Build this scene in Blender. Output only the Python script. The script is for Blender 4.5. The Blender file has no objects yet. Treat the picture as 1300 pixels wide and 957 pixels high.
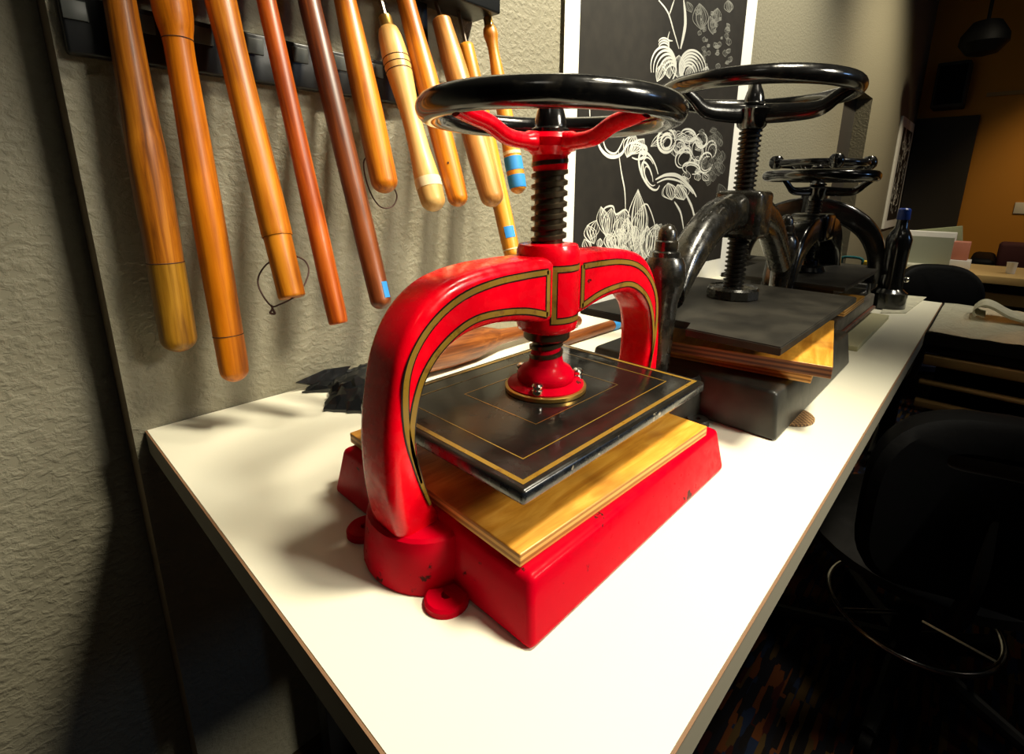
import bpy, bmesh, math, random
from mathutils import Vector, Matrix
random.seed(7)
S = bpy.context.scene
COL = S.collection
PI = math.pi

# ------------------------------------------------------------------ camera calibration (vanishing points of table and wall)
PPX, PPY, F, H = 678.947, 404.893, 637.79, 0.34
RW = Matrix(((0.674, -0.174, 0.718), (-0.739, -0.176, 0.650), (0.013, -0.969, -0.248)))
def _norm():
    X = Vector((1277-PPX, 250-PPY, F)).normalized(); Y = Vector((-46-PPX, 232-PPY, F)).normalized()
    Z = -Vector((645-PPX, 2900-PPY, F)).normalized()
    return Matrix((X, Y, Z))
RW = _norm()
C0 = Vector((0, 0, H))
def ray(u, v): return RW @ Vector((u-PPX, v-PPY, F))
def onz(u, v, z): r = ray(u, v); return C0 + r*((z-H)/r.z)
def ony(u, v, y): r = ray(u, v); return C0 + r*(y/r.y)
def onx(u, v, x): r = ray(u, v); return C0 + r*(x/r.x)
def depth(p): return (RW.transposed() @ (Vector(p)-C0)).z

# ------------------------------------------------------------------ materials
def new_mat(name):
    m = bpy.data.materials.new(name); m.use_nodes = True
    nt = m.node_tree; b = nt.nodes['Principled BSDF']
    return m, nt, b
def N(nt, t, **k):
    n = nt.nodes.new(t)
    for a, v in k.items(): setattr(n, a, v)
    return n
def setin(n, **k):
    for a, v in k.items():
        n.inputs[a.replace('_', ' ')].default_value = v
def noise(nt, scale, detail=4, rough=.5, sc=(1, 1, 1), dist=0):
    tc = N(nt, 'ShaderNodeTexCoord'); mp = N(nt, 'ShaderNodeMapping'); mp.inputs['Scale'].default_value = sc
    nt.links.new(tc.outputs['Object'], mp.inputs['Vector'])
    n = N(nt, 'ShaderNodeTexNoise'); setin(n, Scale=scale, Detail=detail, Roughness=rough, Distortion=dist)
    nt.links.new(mp.outputs['Vector'], n.inputs['Vector'])
    return n
def ramp(nt, src, stops):
    r = N(nt, 'ShaderNodeValToRGB'); e = r.color_ramp.elements
    while len(e) > 1: e.remove(e[-1])
    e[0].position = stops[0][0]; e[0].color = (*stops[0][1], 1)
    for p, c in stops[1:]:
        x = e.new(p); x.color = (*c, 1)
    nt.links.new(src, r.inputs['Fac']); return r
def bump(nt, b, src, strength, dist=.002):
    bp = N(nt, 'ShaderNodeBump'); setin(bp, Strength=strength, Distance=dist)
    nt.links.new(src, bp.inputs['Height']); nt.links.new(bp.outputs['Normal'], b.inputs['Normal'])
def plain(name, col, rough=.5, metal=0, coat=0, bscale=0, bstr=0, spec=.5, var=0):
    m, nt, b = new_mat(name); setin(b, Base_Color=(*col, 1), Roughness=rough, Metallic=metal, Coat_Weight=coat)
    b.inputs['Coat Roughness'].default_value = .08
    b.inputs['Specular IOR Level'].default_value = spec
    if bscale:
        n = noise(nt, bscale); bump(nt, b, n.outputs['Fac'], bstr)
        if var:
            r = ramp(nt, n.outputs['Fac'], [(.3, tuple(c*(1-var) for c in col)), (.7, tuple(min(1, c*(1+var)) for c in col))])
            nt.links.new(r.outputs['Color'], b.inputs['Base Color'])
    return m
def chipped(name, col, chip, rough, coat=.6, scale=28, lo=.66, hi=.69, bs=.25, spec=.5):
    m, nt, b = new_mat(name); b.inputs['Specular IOR Level'].default_value = spec
    n = noise(nt, scale, 6, .6); r = ramp(nt, n.outputs['Fac'], [(0, col), (lo, col), (hi, chip)])
    nt.links.new(r.outputs['Color'], b.inputs['Base Color'])
    n2 = noise(nt, 90, 3); rr = ramp(nt, n2.outputs['Fac'], [(.3, (rough*.7,)*3), (.75, (min(1, rough*1.6),)*3)])
    nt.links.new(rr.outputs['Color'], b.inputs['Roughness'])
    n3 = noise(nt, 60, 3); bump(nt, b, n3.outputs['Fac'], bs, .0012)
    setin(b, Coat_Weight=coat); b.inputs['Coat Roughness'].default_value = .12
    return m
def wood(name, c1, c2, c3, rough=.42, coat=.10, sc=(34, 34, 1.6), scale=3.2, bs=.2):
    m, nt, b = new_mat(name)
    n = noise(nt, scale, 6, .62, sc, .6)
    r = ramp(nt, n.outputs['Fac'], [(.34, c1), (.5, c2), (.64, c3)])
    n2 = noise(nt, 9, 3, .6, (1, 1, .5)); mx = N(nt, 'ShaderNodeMix', data_type='RGBA', blend_type='MULTIPLY')
    r2 = ramp(nt, n2.outputs['Fac'], [(.32, (.42, .33, .28)), (.46, (.85, .8, .76)), (.6, (1, 1, 1))])
    mx.inputs[0].default_value = .8
    nt.links.new(r.outputs['Color'], mx.inputs[6]); nt.links.new(r2.outputs['Color'], mx.inputs[7])
    nt.links.new(mx.outputs[2], b.inputs['Base Color'])
    setin(b, Roughness=rough, Coat_Weight=coat); b.inputs['Coat Roughness'].default_value = .2
    bump(nt, b, n.outputs['Fac'], bs, .001)
    return m
def ply_edge(name, c1, c2, n_ply, thick):
    m, nt, b = new_mat(name)
    tc = N(nt, 'ShaderNodeTexCoord'); sp = N(nt, 'ShaderNodeSeparateXYZ'); nt.links.new(tc.outputs['Object'], sp.inputs[0])
    mt = N(nt, 'ShaderNodeMath', operation='MULTIPLY'); mt.inputs[1].default_value = PI*n_ply/thick
    nt.links.new(sp.outputs['Z'], mt.inputs[0]); sn = N(nt, 'ShaderNodeMath', operation='SINE'); nt.links.new(mt.outputs[0], sn.inputs[0])
    nn = noise(nt, 60, 4, .6, (1, 1, 4)); ad = N(nt, 'ShaderNodeMath', operation='ADD'); nt.links.new(sn.outputs[0], ad.inputs[0]); nt.links.new(nn.outputs['Fac'], ad.inputs[1])
    r = ramp(nt, ad.outputs[0], [(.1, c2), (.9, c1)]); nt.links.new(r.outputs['Color'], b.inputs['Base Color']); setin(b, Roughness=.6)
    return m

M = {}
M['red'] = chipped('red_enamel', (.86, .0, .010), (.05, .008, .006), .24, spec=.3, coat=.22, scale=24, lo=.7, hi=.715)
M['red_worn'] = chipped('red_enamel_worn', (.50, .0, .011), (.06, .010, .008), .36, spec=.03, coat=.04, scale=42, lo=.65, hi=.675)
M['gold'] = chipped('gold_paint', (.24, .135, .014), (.16, .07, .01), .35, coat=.2, scale=60, lo=.58, hi=.66)
M['pin_black'] = plain('pinstripe_black', (.006, .004, .004), .3)
M['brass'] = plain('worn_brass', (.55, .33, .08), .3, metal=.9, bscale=80, bstr=.2)
M['chrome'] = plain('screw_steel', (.7, .68, .62), .18, metal=1)
M['iron'] = chipped('black_iron_gloss', (.006, .006, .006), (.03, .026, .02), .17, coat=.7, scale=40, lo=.6, hi=.75, bs=.35)
M['iron_worn'] = chipped('black_iron_worn', (.008, .0075, .006), (.05, .040, .024), .24, coat=.5, scale=30, lo=.54, hi=.78, bs=.7)
M['iron_matte'] = plain('black_iron_matte', (.019, .018, .014), .42, bscale=28, bstr=.5, var=.5)
M['thread'] = plain('steel_thread', (.13, .10, .06), .28, metal=.85, bscale=60, bstr=.2)
M['thread_black'] = plain('black_steel_thread', (.02, .018, .015), .3, metal=.6, bscale=60, bstr=.2)
def japan(name, dust):
    m, nt, b = new_mat(name)
    n = noise(nt, 11, 7, .62, (1, 1, 1), .4); r = ramp(nt, n.outputs['Fac'], [(.36, (.007, .006, .005)), (.6, (.007+dust*.25, .006+dust*.22, .005+dust*.16)), (.74, (dust, dust*.86, dust*.6))])
    nt.links.new(r.outputs['Color'], b.inputs['Base Color'])
    rr = ramp(nt, n.outputs['Fac'], [(.35, (.09,)*3), (.7, (.34,)*3)]); nt.links.new(rr.outputs['Color'], b.inputs['Roughness'])
    n2 = noise(nt, 130, 3); bump(nt, b, n2.outputs['Fac'], .15, .001)
    return m
M['platen'] = japan('japanned_black', .024)
M['platen2'] = plain('worn_black_platen', (.019, .017, .013), .52, spec=.3, bscale=18, bstr=.25, var=.6)
M['platen_edge'] = chipped('platen_edge_chipped', (.006, .008, .012), (.35, .3, .22), .25, scale=60, lo=.62, hi=.68)
M['ply'] = wood('plywood_face', (.60, .24, .02), (.76, .35, .035), (.88, .46, .07), .42, .2, sc=(3, 24, 24))
M['ply_edge'] = ply_edge('plywood_edge', (.80, .45, .12), (.42, .19, .04), 4, .012)
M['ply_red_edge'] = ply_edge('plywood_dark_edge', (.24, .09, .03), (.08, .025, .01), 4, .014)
WD = {
 'oak': wood('oak_handle', (.16, .042, .002), (.42, .13, .004), (.60, .22, .012)),
 'oak_sleeve': wood('oak_sleeve', (.17, .07, .003), (.34, .16, .008), (.50, .25, .02)),
 'amber': wood('amber_handle', (.48, .12, .0), (.72, .205, .001), (.84, .27, .004)),
 'honey': wood('honey_handle', (.30, .075, .002), (.60, .18, .003), (.74, .27, .010)),
 'cherry': wood('cherry_handle', (.28, .040, .001), (.48, .085, .002), (.62, .14, .006)),
 'walnut': wood('walnut_handle', (.07, .014, .003), (.17, .038, .006), (.28, .07, .012)),
 'maple': wood('maple_handle', (.62, .34, .09), (.72, .43, .13), (.78, .50, .18), coat=.15),
 'birch': wood('birch_handle', (.36, .14, .025), (.54, .24, .05), (.66, .34, .09), coat=.15),
 'tan': wood('tan_handle', (.52, .18, .008), (.72, .28, .015), (.80, .36, .04)),
 'brown': wood('brown_mallet', (.09, .022, .004), (.20, .055, .008), (.34, .11, .02)),
}
M['groove'] = plain('burnt_groove', (.05, .015, .005), .7)
M['tape_blue'] = plain('blue_tape', (.02, .24, .62), .6)
M['tape_cream'] = plain('cream_tape', (.80, .66, .38), .6)
M['leather'] = plain('leather_cord', (.05, .015, .008), .7)
M['tang'] = plain('steel_tang', (.30, .25, .2), .35, metal=.8)
M['rack'] = plain('rack_black', (.008, .009, .010), .35, bscale=40, bstr=.2)
M['rack_glint'] = plain('rack_glint_grey', (.055, .06, .055), .4)  # lighter grey that paints in the reflections on the black rail
M['white'] = plain('white_laminate', (.86, .83, .67), .38, bscale=6, bstr=.02)
M['edge'] = plain('grey_edge_band', (.24, .22, .165), .6)
M['edge_wood'] = plain('brown_edge_line', (.22, .12, .06), .7)
M['steel_dark'] = plain('dark_steel_frame', (.008, .008, .008), .5, spec=.2)
M['paper'] = plain('print_paper', (.86, .85, .78), .8)
M['ink'] = plain('print_ink', (.014, .012, .009), .6, bscale=30, bstr=.05, var=.25)
M['line'] = plain('etched_white', (.80, .80, .72), .7)
M['line_dim'] = plain('etched_grey', (.22, .22, .19), .7)
M['plastic'] = plain('black_plastic_film', (.008, .009, .010), .22, bscale=25, bstr=.8)
M['cardboard'] = plain('cardboard', (.38, .16, .04), .8)
def wall_mat():
    m, nt, b = new_mat('grey_textured_plaster')
    setin(b, Base_Color=(.25, .232, .165, 1), Roughness=.6)
    n = noise(nt, 75, 4, .55, (1, 1, 1.2), .3); r = ramp(nt, n.outputs['Fac'], [(.42, (0, 0, 0)), (.66, (1, 1, 1))])
    bump(nt, b, r.outputs['Color'], .55, .0023)
    return m
M['wall'] = wall_mat()
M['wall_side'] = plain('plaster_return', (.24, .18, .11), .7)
M['orange'] = plain('ochre_wall', (.55, .24, .025), .7)
M['dark_room'] = plain('dark_paint', (.03, .026, .022), .7)
M['ceil'] = plain('ceiling_paint', (.05, .048, .045), .9)
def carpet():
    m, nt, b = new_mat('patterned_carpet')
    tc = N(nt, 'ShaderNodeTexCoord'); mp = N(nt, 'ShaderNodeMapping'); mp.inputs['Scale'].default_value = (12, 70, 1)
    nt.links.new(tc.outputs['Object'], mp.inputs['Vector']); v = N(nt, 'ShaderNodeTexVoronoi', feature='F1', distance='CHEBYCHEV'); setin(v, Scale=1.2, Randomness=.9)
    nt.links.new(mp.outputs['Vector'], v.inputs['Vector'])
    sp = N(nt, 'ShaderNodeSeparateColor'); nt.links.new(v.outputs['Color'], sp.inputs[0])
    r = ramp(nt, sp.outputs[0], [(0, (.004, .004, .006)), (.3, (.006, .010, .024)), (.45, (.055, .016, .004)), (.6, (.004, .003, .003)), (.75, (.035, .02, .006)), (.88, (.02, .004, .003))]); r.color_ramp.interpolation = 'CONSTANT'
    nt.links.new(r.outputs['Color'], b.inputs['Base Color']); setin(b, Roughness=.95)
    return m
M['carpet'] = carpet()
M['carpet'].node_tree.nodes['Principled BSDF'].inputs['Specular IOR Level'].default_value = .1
M['film'] = None
def film():
    m, nt, b = new_mat('clear_plastic_sheet'); setin(b, Base_Color=(.80, .77, .60, 1), Roughness=.22, Coat_Weight=.5)
    n = noise(nt, 14, 4, .6, (1, 2.5, 1), 1.2); bump(nt, b, n.outputs['Fac'], .8, .006); return m
M['film'] = film()
M['linen'] = plain('rolled_linen', (.52, .50, .38), .85, bscale=40, bstr=.3, var=.15)
M['rail'] = plain('wood_rail', (.36, .22, .08), .6)
M['desk'] = plain('pale_wood_desk', (.70, .46, .18), .5)
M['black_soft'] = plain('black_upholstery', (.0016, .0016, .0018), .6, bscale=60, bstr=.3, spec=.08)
M['navy'] = plain('navy_fabric', (.002, .003, .012), .8, spec=.1)
M['grey_cloth'] = plain('grey_cloth', (.022, .021, .02), .85, spec=.1, bscale=20, bstr=.5, var=.3)
M['crate'] = plain('clear_crate', (.30, .31, .23), .3, coat=.3)
M['pack_white'] = plain('white_packet', (.75, .72, .66), .5)
M['pack_red'] = plain('dull_red_print', (.30, .04, .07), .5)
M['pack_green'] = plain('sage_card', (.34, .36, .20), .7)
M['pack_pink'] = plain('pink_packet', (.6, .22, .14), .6)
M['maroon'] = plain('maroon_fabric', (.05, .006, .006), .8)
M['teal'] = plain('teal_handle', (.01, .10, .11), .3)
M['yellow'] = plain('yellow_tag', (.75, .5, .03), .5)
M['base3'] = plain('grey_worn_iron', (.17, .15, .12), .4, bscale=30, bstr=.3, var=.4)
M['rust'] = plain('rust_band', (.26, .10, .06), .5, bscale=60, bstr=.4, var=.5)
M['board_pale'] = plain('pale_fibreboard', (.50, .47, .28), .8)
M['bluecap'] = plain('blue_cap', (.01, .035, .22), .3)
M['lampglow'] = None
def glow(name, col, st):
    m, nt, b = new_mat(name); setin(b, Base_Color=(*col, 1), Emission_Color=(*col, 1), Emission_Strength=st); return m
def weave():
    m, nt, b = new_mat('woven_mat')
    tc = N(nt, 'ShaderNodeTexCoord'); w = N(nt, 'ShaderNodeTexChecker'); setin(w, Scale=240, Color1=(.36, .22, .09, 1), Color2=(.10, .05, .02, 1))
    nt.links.new(tc.outputs['Object'], w.inputs['Vector']); nt.links.new(w.outputs['Color'], b.inputs['Base Color']); setin(b, Roughness=.8); return m
M['weave'] = weave()

# ------------------------------------------------------------------ mesh helpers
def frame_from(d):
    d = Vector(d).normalized(); a = Vector((0, 0, 1)) if abs(d.z) < .9 else Vector((1, 0, 0))
    x = a.cross(d).normalized(); y = d.cross(x); return x, y, d
def loft(bm, rings, close=True, caps=True, mi=0):
    vs = [[bm.verts.new(p) for p in r] for r in rings]; n = len(vs[0])
    for a, b in zip(vs, vs[1:]):
        for i in range(n if close else n-1):
            j = (i+1) % n
            try: f = bm.faces.new((a[i], a[j], b[j], b[i])); f.material_index = mi
            except ValueError: pass
    if caps:
        for r in (list(reversed(vs[0])), vs[-1]):
            try: f = bm.faces.new(r); f.material_index = mi
            except ValueError: pass
    return vs
def lathe(bm, prof, o=(0, 0, 0), d=(0, 0, 1), n=40, mi=0):
    o = Vector(o); x, y, z = frame_from(d)
    rings = [[o + z*h + (x*math.cos(2*PI*k/n) + y*math.sin(2*PI*k/n))*max(r, 1e-5) for k in range(n)] for r, h in prof]
    loft(bm, rings, mi=mi)
def tube(bm, pts, rad, n=16, caps=True, mi=0, flat=None):
    pts = [Vector(p) for p in pts]; rad = rad if isinstance(rad, (list, tuple)) else [rad]*len(pts)
    t0 = (pts[1]-pts[0]).normalized(); x, y, _ = frame_from(t0); rings = []
    for i, p in enumerate(pts):
        t = (pts[min(i+1, len(pts)-1)] - pts[max(i-1, 0)]).normalized()
        x = (x - t*x.dot(t)).normalized(); y = t.cross(x)
        fx, fy = flat or (1, 1)
        rings.append([p + (x*math.cos(2*PI*k/n)*fx + y*math.sin(2*PI*k/n)*fy)*rad[i] for k in range(n)])
    loft(bm, rings, caps=caps, mi=mi)
def torus(bm, c, R, r, n=96, m=20, z=(0, 0, 1), mi=0, rz=None):
    c = Vector(c); x, y, z = frame_from(z); rz = rz or r; rings = []
    for i in range(n):
        a = 2*PI*i/n; d = x*math.cos(a)+y*math.sin(a)
        rings.append([c + d*(R+r*math.cos(2*PI*k/m)) + z*(rz*math.sin(2*PI*k/m)) for k in range(m)])
    rings.append(rings[0]); vs = [[bm.verts.new(p) for p in r] for r in rings[:-1]]
    for i in range(n):
        a, b = vs[i], vs[(i+1) % n]
        for k in range(m): f = bm.faces.new((a[k], a[(k+1) % m], b[(k+1) % m], b[k])); f.material_index = mi
def box(bm, x0, x1, y0, y1, z0, z1, mi=0, inset=0, bev=0):
    i = inset
    v = [bm.verts.new(p) for p in [(x0, y0, z0), (x1, y0, z0), (x1, y1, z0), (x0, y1, z0), (x0+i, y0+i, z1), (x1-i, y0+i, z1), (x1-i, y1-i, z1), (x0+i, y1-i, z1)]]
    fs = [bm.faces.new([v[k] for k in q]) for q in ((3, 2, 1, 0), (4, 5, 6, 7), (0, 1, 5, 4), (1, 2, 6, 5), (2, 3, 7, 6), (3, 0, 4, 7))]
    for f in fs: f.material_index = mi
    if bev:
        es = list({e for f in fs for e in f.edges}); bmesh.ops.bevel(bm, geom=es, offset=bev, segments=3, affect='EDGES', profile=.5)
def prism(bm, poly, z0, z1, mi=0, bev=0):
    a = [bm.verts.new((p[0], p[1], z0)) for p in poly]; b = [bm.verts.new((p[0], p[1], z1)) for p in poly]; n = len(poly)
    fs = [bm.faces.new(list(reversed(a))), bm.faces.new(b)] + [bm.faces.new((a[i], a[(i+1) % n], b[(i+1) % n], b[i])) for i in range(n)]
    for f in fs: f.material_index = mi
    if bev:
        es = list(fs[0].edges)+list(fs[1].edges); bmesh.ops.bevel(bm, geom=es, offset=bev, segments=2, affect='EDGES')
def spline(pts, k=8):
    P = [Vector(p) for p in pts]; out = []
    for i in range(len(P)-1):
        p0, p1, p2, p3 = P[max(i-1, 0)], P[i], P[i+1], P[min(i+2, len(P)-1)]
        for j in range(k):
            t = j/k; out.append(.5*((2*p1)+(p2-p0)*t+(2*p0-5*p1+4*p2-p3)*t*t+(3*p1-p0-3*p2+p3)*t**3))
    out.append(P[-1]); return out
def ribbon(bm, pts, w, mi=0, normal=(0, -1, 0)):
    nrm = Vector(normal); pts = [Vector(p) for p in pts]; vs = []
    w = w if isinstance(w, (list, tuple)) else [w]*len(pts)
    for i, p in enumerate(pts):
        t = (pts[min(i+1, len(pts)-1)]-pts[max(i-1, 0)]).normalized(); s = nrm.cross(t).normalized()
        vs.append((bm.verts.new(p+s*w[i]/2), bm.verts.new(p-s*w[i]/2)))
    for a, b in zip(vs, vs[1:]):
        f = bm.faces.new((a[0], a[1], b[1], b[0])); f.material_index = mi
def obj(name, bm, mats, parent=None, smooth=35, label=None, loc=None):
    bmesh.ops.recalc_face_normals(bm, faces=bm.faces[:])
    me = bpy.data.meshes.new(name); bm.to_mesh(me); bm.free()
    for m in (mats if isinstance(mats, (list, tuple)) else [mats]): me.materials.append(m)
    if smooth:
        me.shade_smooth(); me.set_sharp_from_angle(angle=math.radians(smooth))
    o = bpy.data.objects.new(name, me); COL.objects.link(o)
    if parent: o.parent = parent
    if loc: o.location = loc
    if label: o['label'] = label
    return o
def BM(): return bmesh.new()
def tag(o, label, cat, group=None, kind=None):
    o['label'] = label; o['category'] = cat
    if group: o['group'] = group
    if kind: o['kind'] = kind
    return o
def thing(name, label, cat, loc=(0, 0, 0), rz=0, group=None):
    o = bpy.data.objects.new(name, None); COL.objects.link(o); o.location = loc; o.rotation_euler = (0, 0, rz); o.empty_display_size = .02
    return tag(o, label, cat, group)
def struct(name, bm, m, smooth=0):
    o = obj(name, bm, m, smooth=smooth); o['kind'] = 'structure'; return o

# ------------------------------------------------------------------ room
FZ, CZ, WY = -.75, 2.35, .853
XF, YR, XN = 7.0, -3.6, -1.6
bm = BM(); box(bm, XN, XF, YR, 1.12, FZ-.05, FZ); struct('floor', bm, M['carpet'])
bm = BM(); box(bm, XN, XF, YR, 1.12, CZ, CZ+.05); struct('ceiling', bm, M['ceil'])
bm = BM()   # left wall: main plane from x=.09 on, its 2.5 cm step back at the left, doorway hole left open
D0, D1, DZ = 3.80, 4.62, 1.03
for a, b, c, d in ((.099, D0, FZ, CZ), (D1, XF, FZ, CZ), (D0, D1, DZ, CZ)):
    box(bm, a, b, WY, WY+.14, c, d)
box(bm, XN, .0985, WY+.065, WY+.26, FZ, CZ); box(bm, .0991, .13, WY+.1395, WY+.26, FZ, CZ)
wl = struct('wall_left', bm, [M['wall'], M['wall_side']])
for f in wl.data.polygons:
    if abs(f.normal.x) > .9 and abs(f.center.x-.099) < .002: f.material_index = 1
bm = BM(); box(bm, XF, XF+.1, YR, 1.12, FZ, CZ); struct('wall_far', bm, M['orange'])
bm = BM(); box(bm, XN-.1, XF, YR-.1, YR, FZ, CZ); struct('wall_right', bm, M['dark_room'])
bm = BM(); box(bm, XN-.1, XN, YR, 1.12, FZ, CZ); struct('wall_near', bm, M['dark_room'])
bm = BM(); box(bm, D0, D1, WY+.10, WY+.135, FZ, DZ); box(bm, D0, D0+.05, WY+.03, WY+.1, FZ, DZ); struct('door_1', bm, M['dark_room'])
bm = BM(); box(bm, XF-.06, XF-.002, .33, .845, FZ, 1.13, bev=.004); struct('door_2', bm, M['dark_room'])
bm = BM(); box(bm, XF-.03, XF-.002, YR+.01, .32, 1.30, 1.335); struct('trim_1', bm, M['rail'])

# ------------------------------------------------------------------ worktable
TX0, TX1, TY0 = .113, 2.10, .092
t = thing('worktable', 'long white laminate worktable against the grey wall carrying the presses', 'table', ((TX0+TX1)/2, (TY0+WY)/2, FZ))
def P(o):  # helper to offset child coords so that world coordinates can be used inside meshes
    return -Vector(o.location)
def wchild(name, bm, mats, par, **k):
    bmesh.ops.translate(bm, verts=bm.verts[:], vec=P(par)); return obj(name, bm, mats, par, **k)
bm = BM(); box(bm, TX0+.002, TX1-.002, TY0+.002, WY-.002, -.034, 0); wchild('tabletop', bm, M['white'], t, smooth=0)
bm = BM(); box(bm, TX0, TX0+.0018, TY0, WY-.002, -.034, -.0022); box(bm, TX0, TX1, TY0, TY0+.0018, -.034, -.0022)
box(bm, TX0-.0004, TX0+.0018, TY0, WY-.002, -.0022, -.0006, mi=1); box(bm, TX0, TX1, TY0-.0004, TY0+.0018, -.0016, -.0006, mi=1)
wchild('edge_band', bm, [M['edge'], M['edge_wood']], t, smooth=0, label='grey edge band with thin brown top line')
for x in (.30, 1.95):
    for y in (.16, .78):
        bm = BM(); box(bm, x-.02, x+.02, y-.02, y+.02, FZ+.001, -.034, bev=.002); wchild('leg', bm, M['steel_dark'], t)
bm = BM(); box(bm, .32, 1.93, .765, .795, -.11, -.05); wchild('rail', bm, M['steel_dark'], t, smooth=0)
bm = BM(); box(bm, .32, 1.93, .145, .175, -.11, -.05); wchild('rail', bm, M['steel_dark'], t, smooth=0)

# ------------------------------------------------------------------ presses
def rrect_section(w, d, rc, n=5):
    pts = []
    rc = min(rc, w*.98, d*.98)
    for cx, cy, a0 in ((w-rc, d-rc, 0), (-(w-rc), d-rc, PI/2), (-(w-rc), -(d-rc), PI), (w-rc, -(d-rc), 1.5*PI)):
        for k in range(n+1):
            a = a0+PI/2*k/n; pts.append((cx+rc*math.cos(a), cy+rc*math.sin(a)))
    return pts
def arch_mesh(bm, pairs, hd, rc):
    """pairs: list of (outer(x,z), inner(x,z)) for the left half, local coords (x<0); mirrored"""
    o = spline([Vector((p[0][0], 0, p[0][1])) for p in pairs], 6); i = spline([Vector((p[1][0], 0, p[1][1])) for p in pairs], 6)
    L = list(zip(o, i)); Rr = [(Vector((-a.x, 0, a.z)), Vector((-b.x, 0, b.z))) for a, b in reversed(L)]
    rings = []
    for a, b in L + Rr:
        c = (a+b)/2; u = (a-b); w = u.length/2; u.normalize()
        rings.append([c + u*s[0] + Vector((0, s[1], 0)) for s in rrect_section(w, hd, rc)])
    loft(bm, rings)
def add_screw(par, z0, z1, r, pitch, mat):
    bm = BM(); lathe(bm, [(r*.80, z0), (r*.80, z1)], n=32)
    n = int((z1-z0)/pitch); rings = []; steps = 28
    for k in range(n*steps+1):
        a = 2*PI*k/steps; zc = z0 + pitch*k/steps*(z1-z0)/(n*pitch); d = Vector((math.cos(a), math.sin(a), 0))
        h = pitch*.30
        rings.append([d*(r*.78)+Vector((0, 0, zc-h*1.15)), d*r+Vector((0, 0, zc-h*.6)), d*r+Vector((0, 0, zc+h*.6)), d*(r*.78)+Vector((0, 0, zc+h*1.15))])
    loft(bm, rings); return obj('screw', bm, mat, par, smooth=40)
def lug(bm, x, y, r, h):
    prof = [(r*.26, 0), (r, 0), (r, h*.7), (r*.9, h), (r*.26, h), (r*.26, 0)]
    n = 28; rings = [[Vector((x+rr*math.cos(2*PI*k/n), y+rr*math.sin(2*PI*k/n), zz)) for k in range(n)] for rr, zz in prof]; loft(bm, rings, caps=False)

def wheel(par, z, R, r, mat_rim, mat_sp, angs, hub_z, hub_r, arm_r, nut_h, style='cup', rim_rz=None):
    w = BM(); torus(w, (0, 0, z), R, r, rz=rim_rz); wo = obj('handwheel', w, mat_rim, par)
    s = BM()
    if style == 'cup':
        lathe(s, [(hub_r*.78, hub_z-.020), (hub_r*.86, hub_z-.016), (hub_r*.86, hub_z-.004), (hub_r*1.05, hub_z), (hub_r*1.25, hub_z+.004), (hub_r*1.3, hub_z+.012), (hub_r*1.1, hub_z+.017), (hub_r*.5, hub_z+.018)], n=40)
    else:
        lathe(s, [(hub_r*.7, hub_z-.022), (hub_r, hub_z-.016), (hub_r*1.2, hub_z), (hub_r*1.4, hub_z+.01), (hub_r*.9, hub_z+.016), (hub_r*.5, hub_z+.018)], n=40)
    for a in angs:
        d = Vector((math.cos(a), math.sin(a), 0)); up = Vector((0, 0, 1))
        if style == 'cup':
            pts = spline([d*hub_r*.5+up*(hub_z+.009), d*R*.30+up*(hub_z+.008), d*R*.50+up*(hub_z+.010), d*R*.68+up*(hub_z+.4*(z-hub_z)+.005), d*R*.84+up*(z-r*.95), d*(R-.003)+up*(z-r*.6)], 6)
            tube(s, pts, [arm_r*1.25]*6+[arm_r]*(len(pts)-6), flat=(1, 1))
        else:
            pts = spline([d*hub_r*.5+up*(hub_z+.004), d*R*.4+up*(hub_z+.002), d*R*.68+up*(hub_z+.004), d*R*.84+up*(hub_z+.5*(z-hub_z)), d*(R-.003)+up*(z-r*.5)], 6)
            tube(s, pts, [arm_r*1.6-arm_r*.8*i/(len(pts)-1) for i in range(len(pts))], flat=(.55, 1.0))
    obj('spoke_hub', s, mat_sp, wo)
    n = BM(); b = hub_z+.017
    lathe(n, [(.017, b), (.020, b+.001), (.020, b+.004), (.0165, b+.006), (.0160, b+nut_h*.35), (.0135, b+nut_h*.62), (.0095, b+nut_h*.85), (.0082, b+nut_h*.95), (.004, b+nut_h)], n=24)
    obj('acorn_nut', n, M['iron'], wo)
    return wo

def flange(par, z, R, mat, ring, screws=True):
    bm = BM(); lathe(bm, [(R*1.02, z), (R*1.04, z+.001), (R*1.04, z+.005), (R, z+.006)], n=56); obj('flange_ring', bm, ring, par)
    bm = BM(); lathe(bm, [(R*.5, z+.004), (R*.96, z+.005), (R*.97, z+.0075), (R*.80, z+.0105), (R*.70, z+.0115), (R*.73, z+.014), (R*.72, z+.019), (R*.64, z+.025), (R*.50, z+.029), (R*.44, z+.032), (R*.38, z+.044), (R*.34, z+.052), (R*.28, z+.053)], n=56)
    fo = obj('flange', bm, mat, par)
    if screws:
        for a in (math.radians(208), math.radians(328), math.radians(88)):
            s = BM(); x, y = math.cos(a)*R*.86, math.sin(a)*R*.86
            lathe(s, [(.0058, z+.008), (.0062, z+.0095), (.0062, z+.0125), (.0052, z+.0135), (.0062, z+.015), (.0064, z+.0175), (.0045, z+.0195), (.001, z+.020)], o=(x, y, 0), n=16)
            obj('flange_screw', s, M['chrome'], fo)
    return fo

# ---- red press (nearest)
CX, CY = .411, .354
red = thing('book_press', 'red iron book press with gold pinstripes and a black handwheel', 'book press', (CX, CY, 0))
bm = BM(); box(bm, -.185, .178, -.150, .160, .0, .056, inset=.010, bev=.006)
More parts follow.
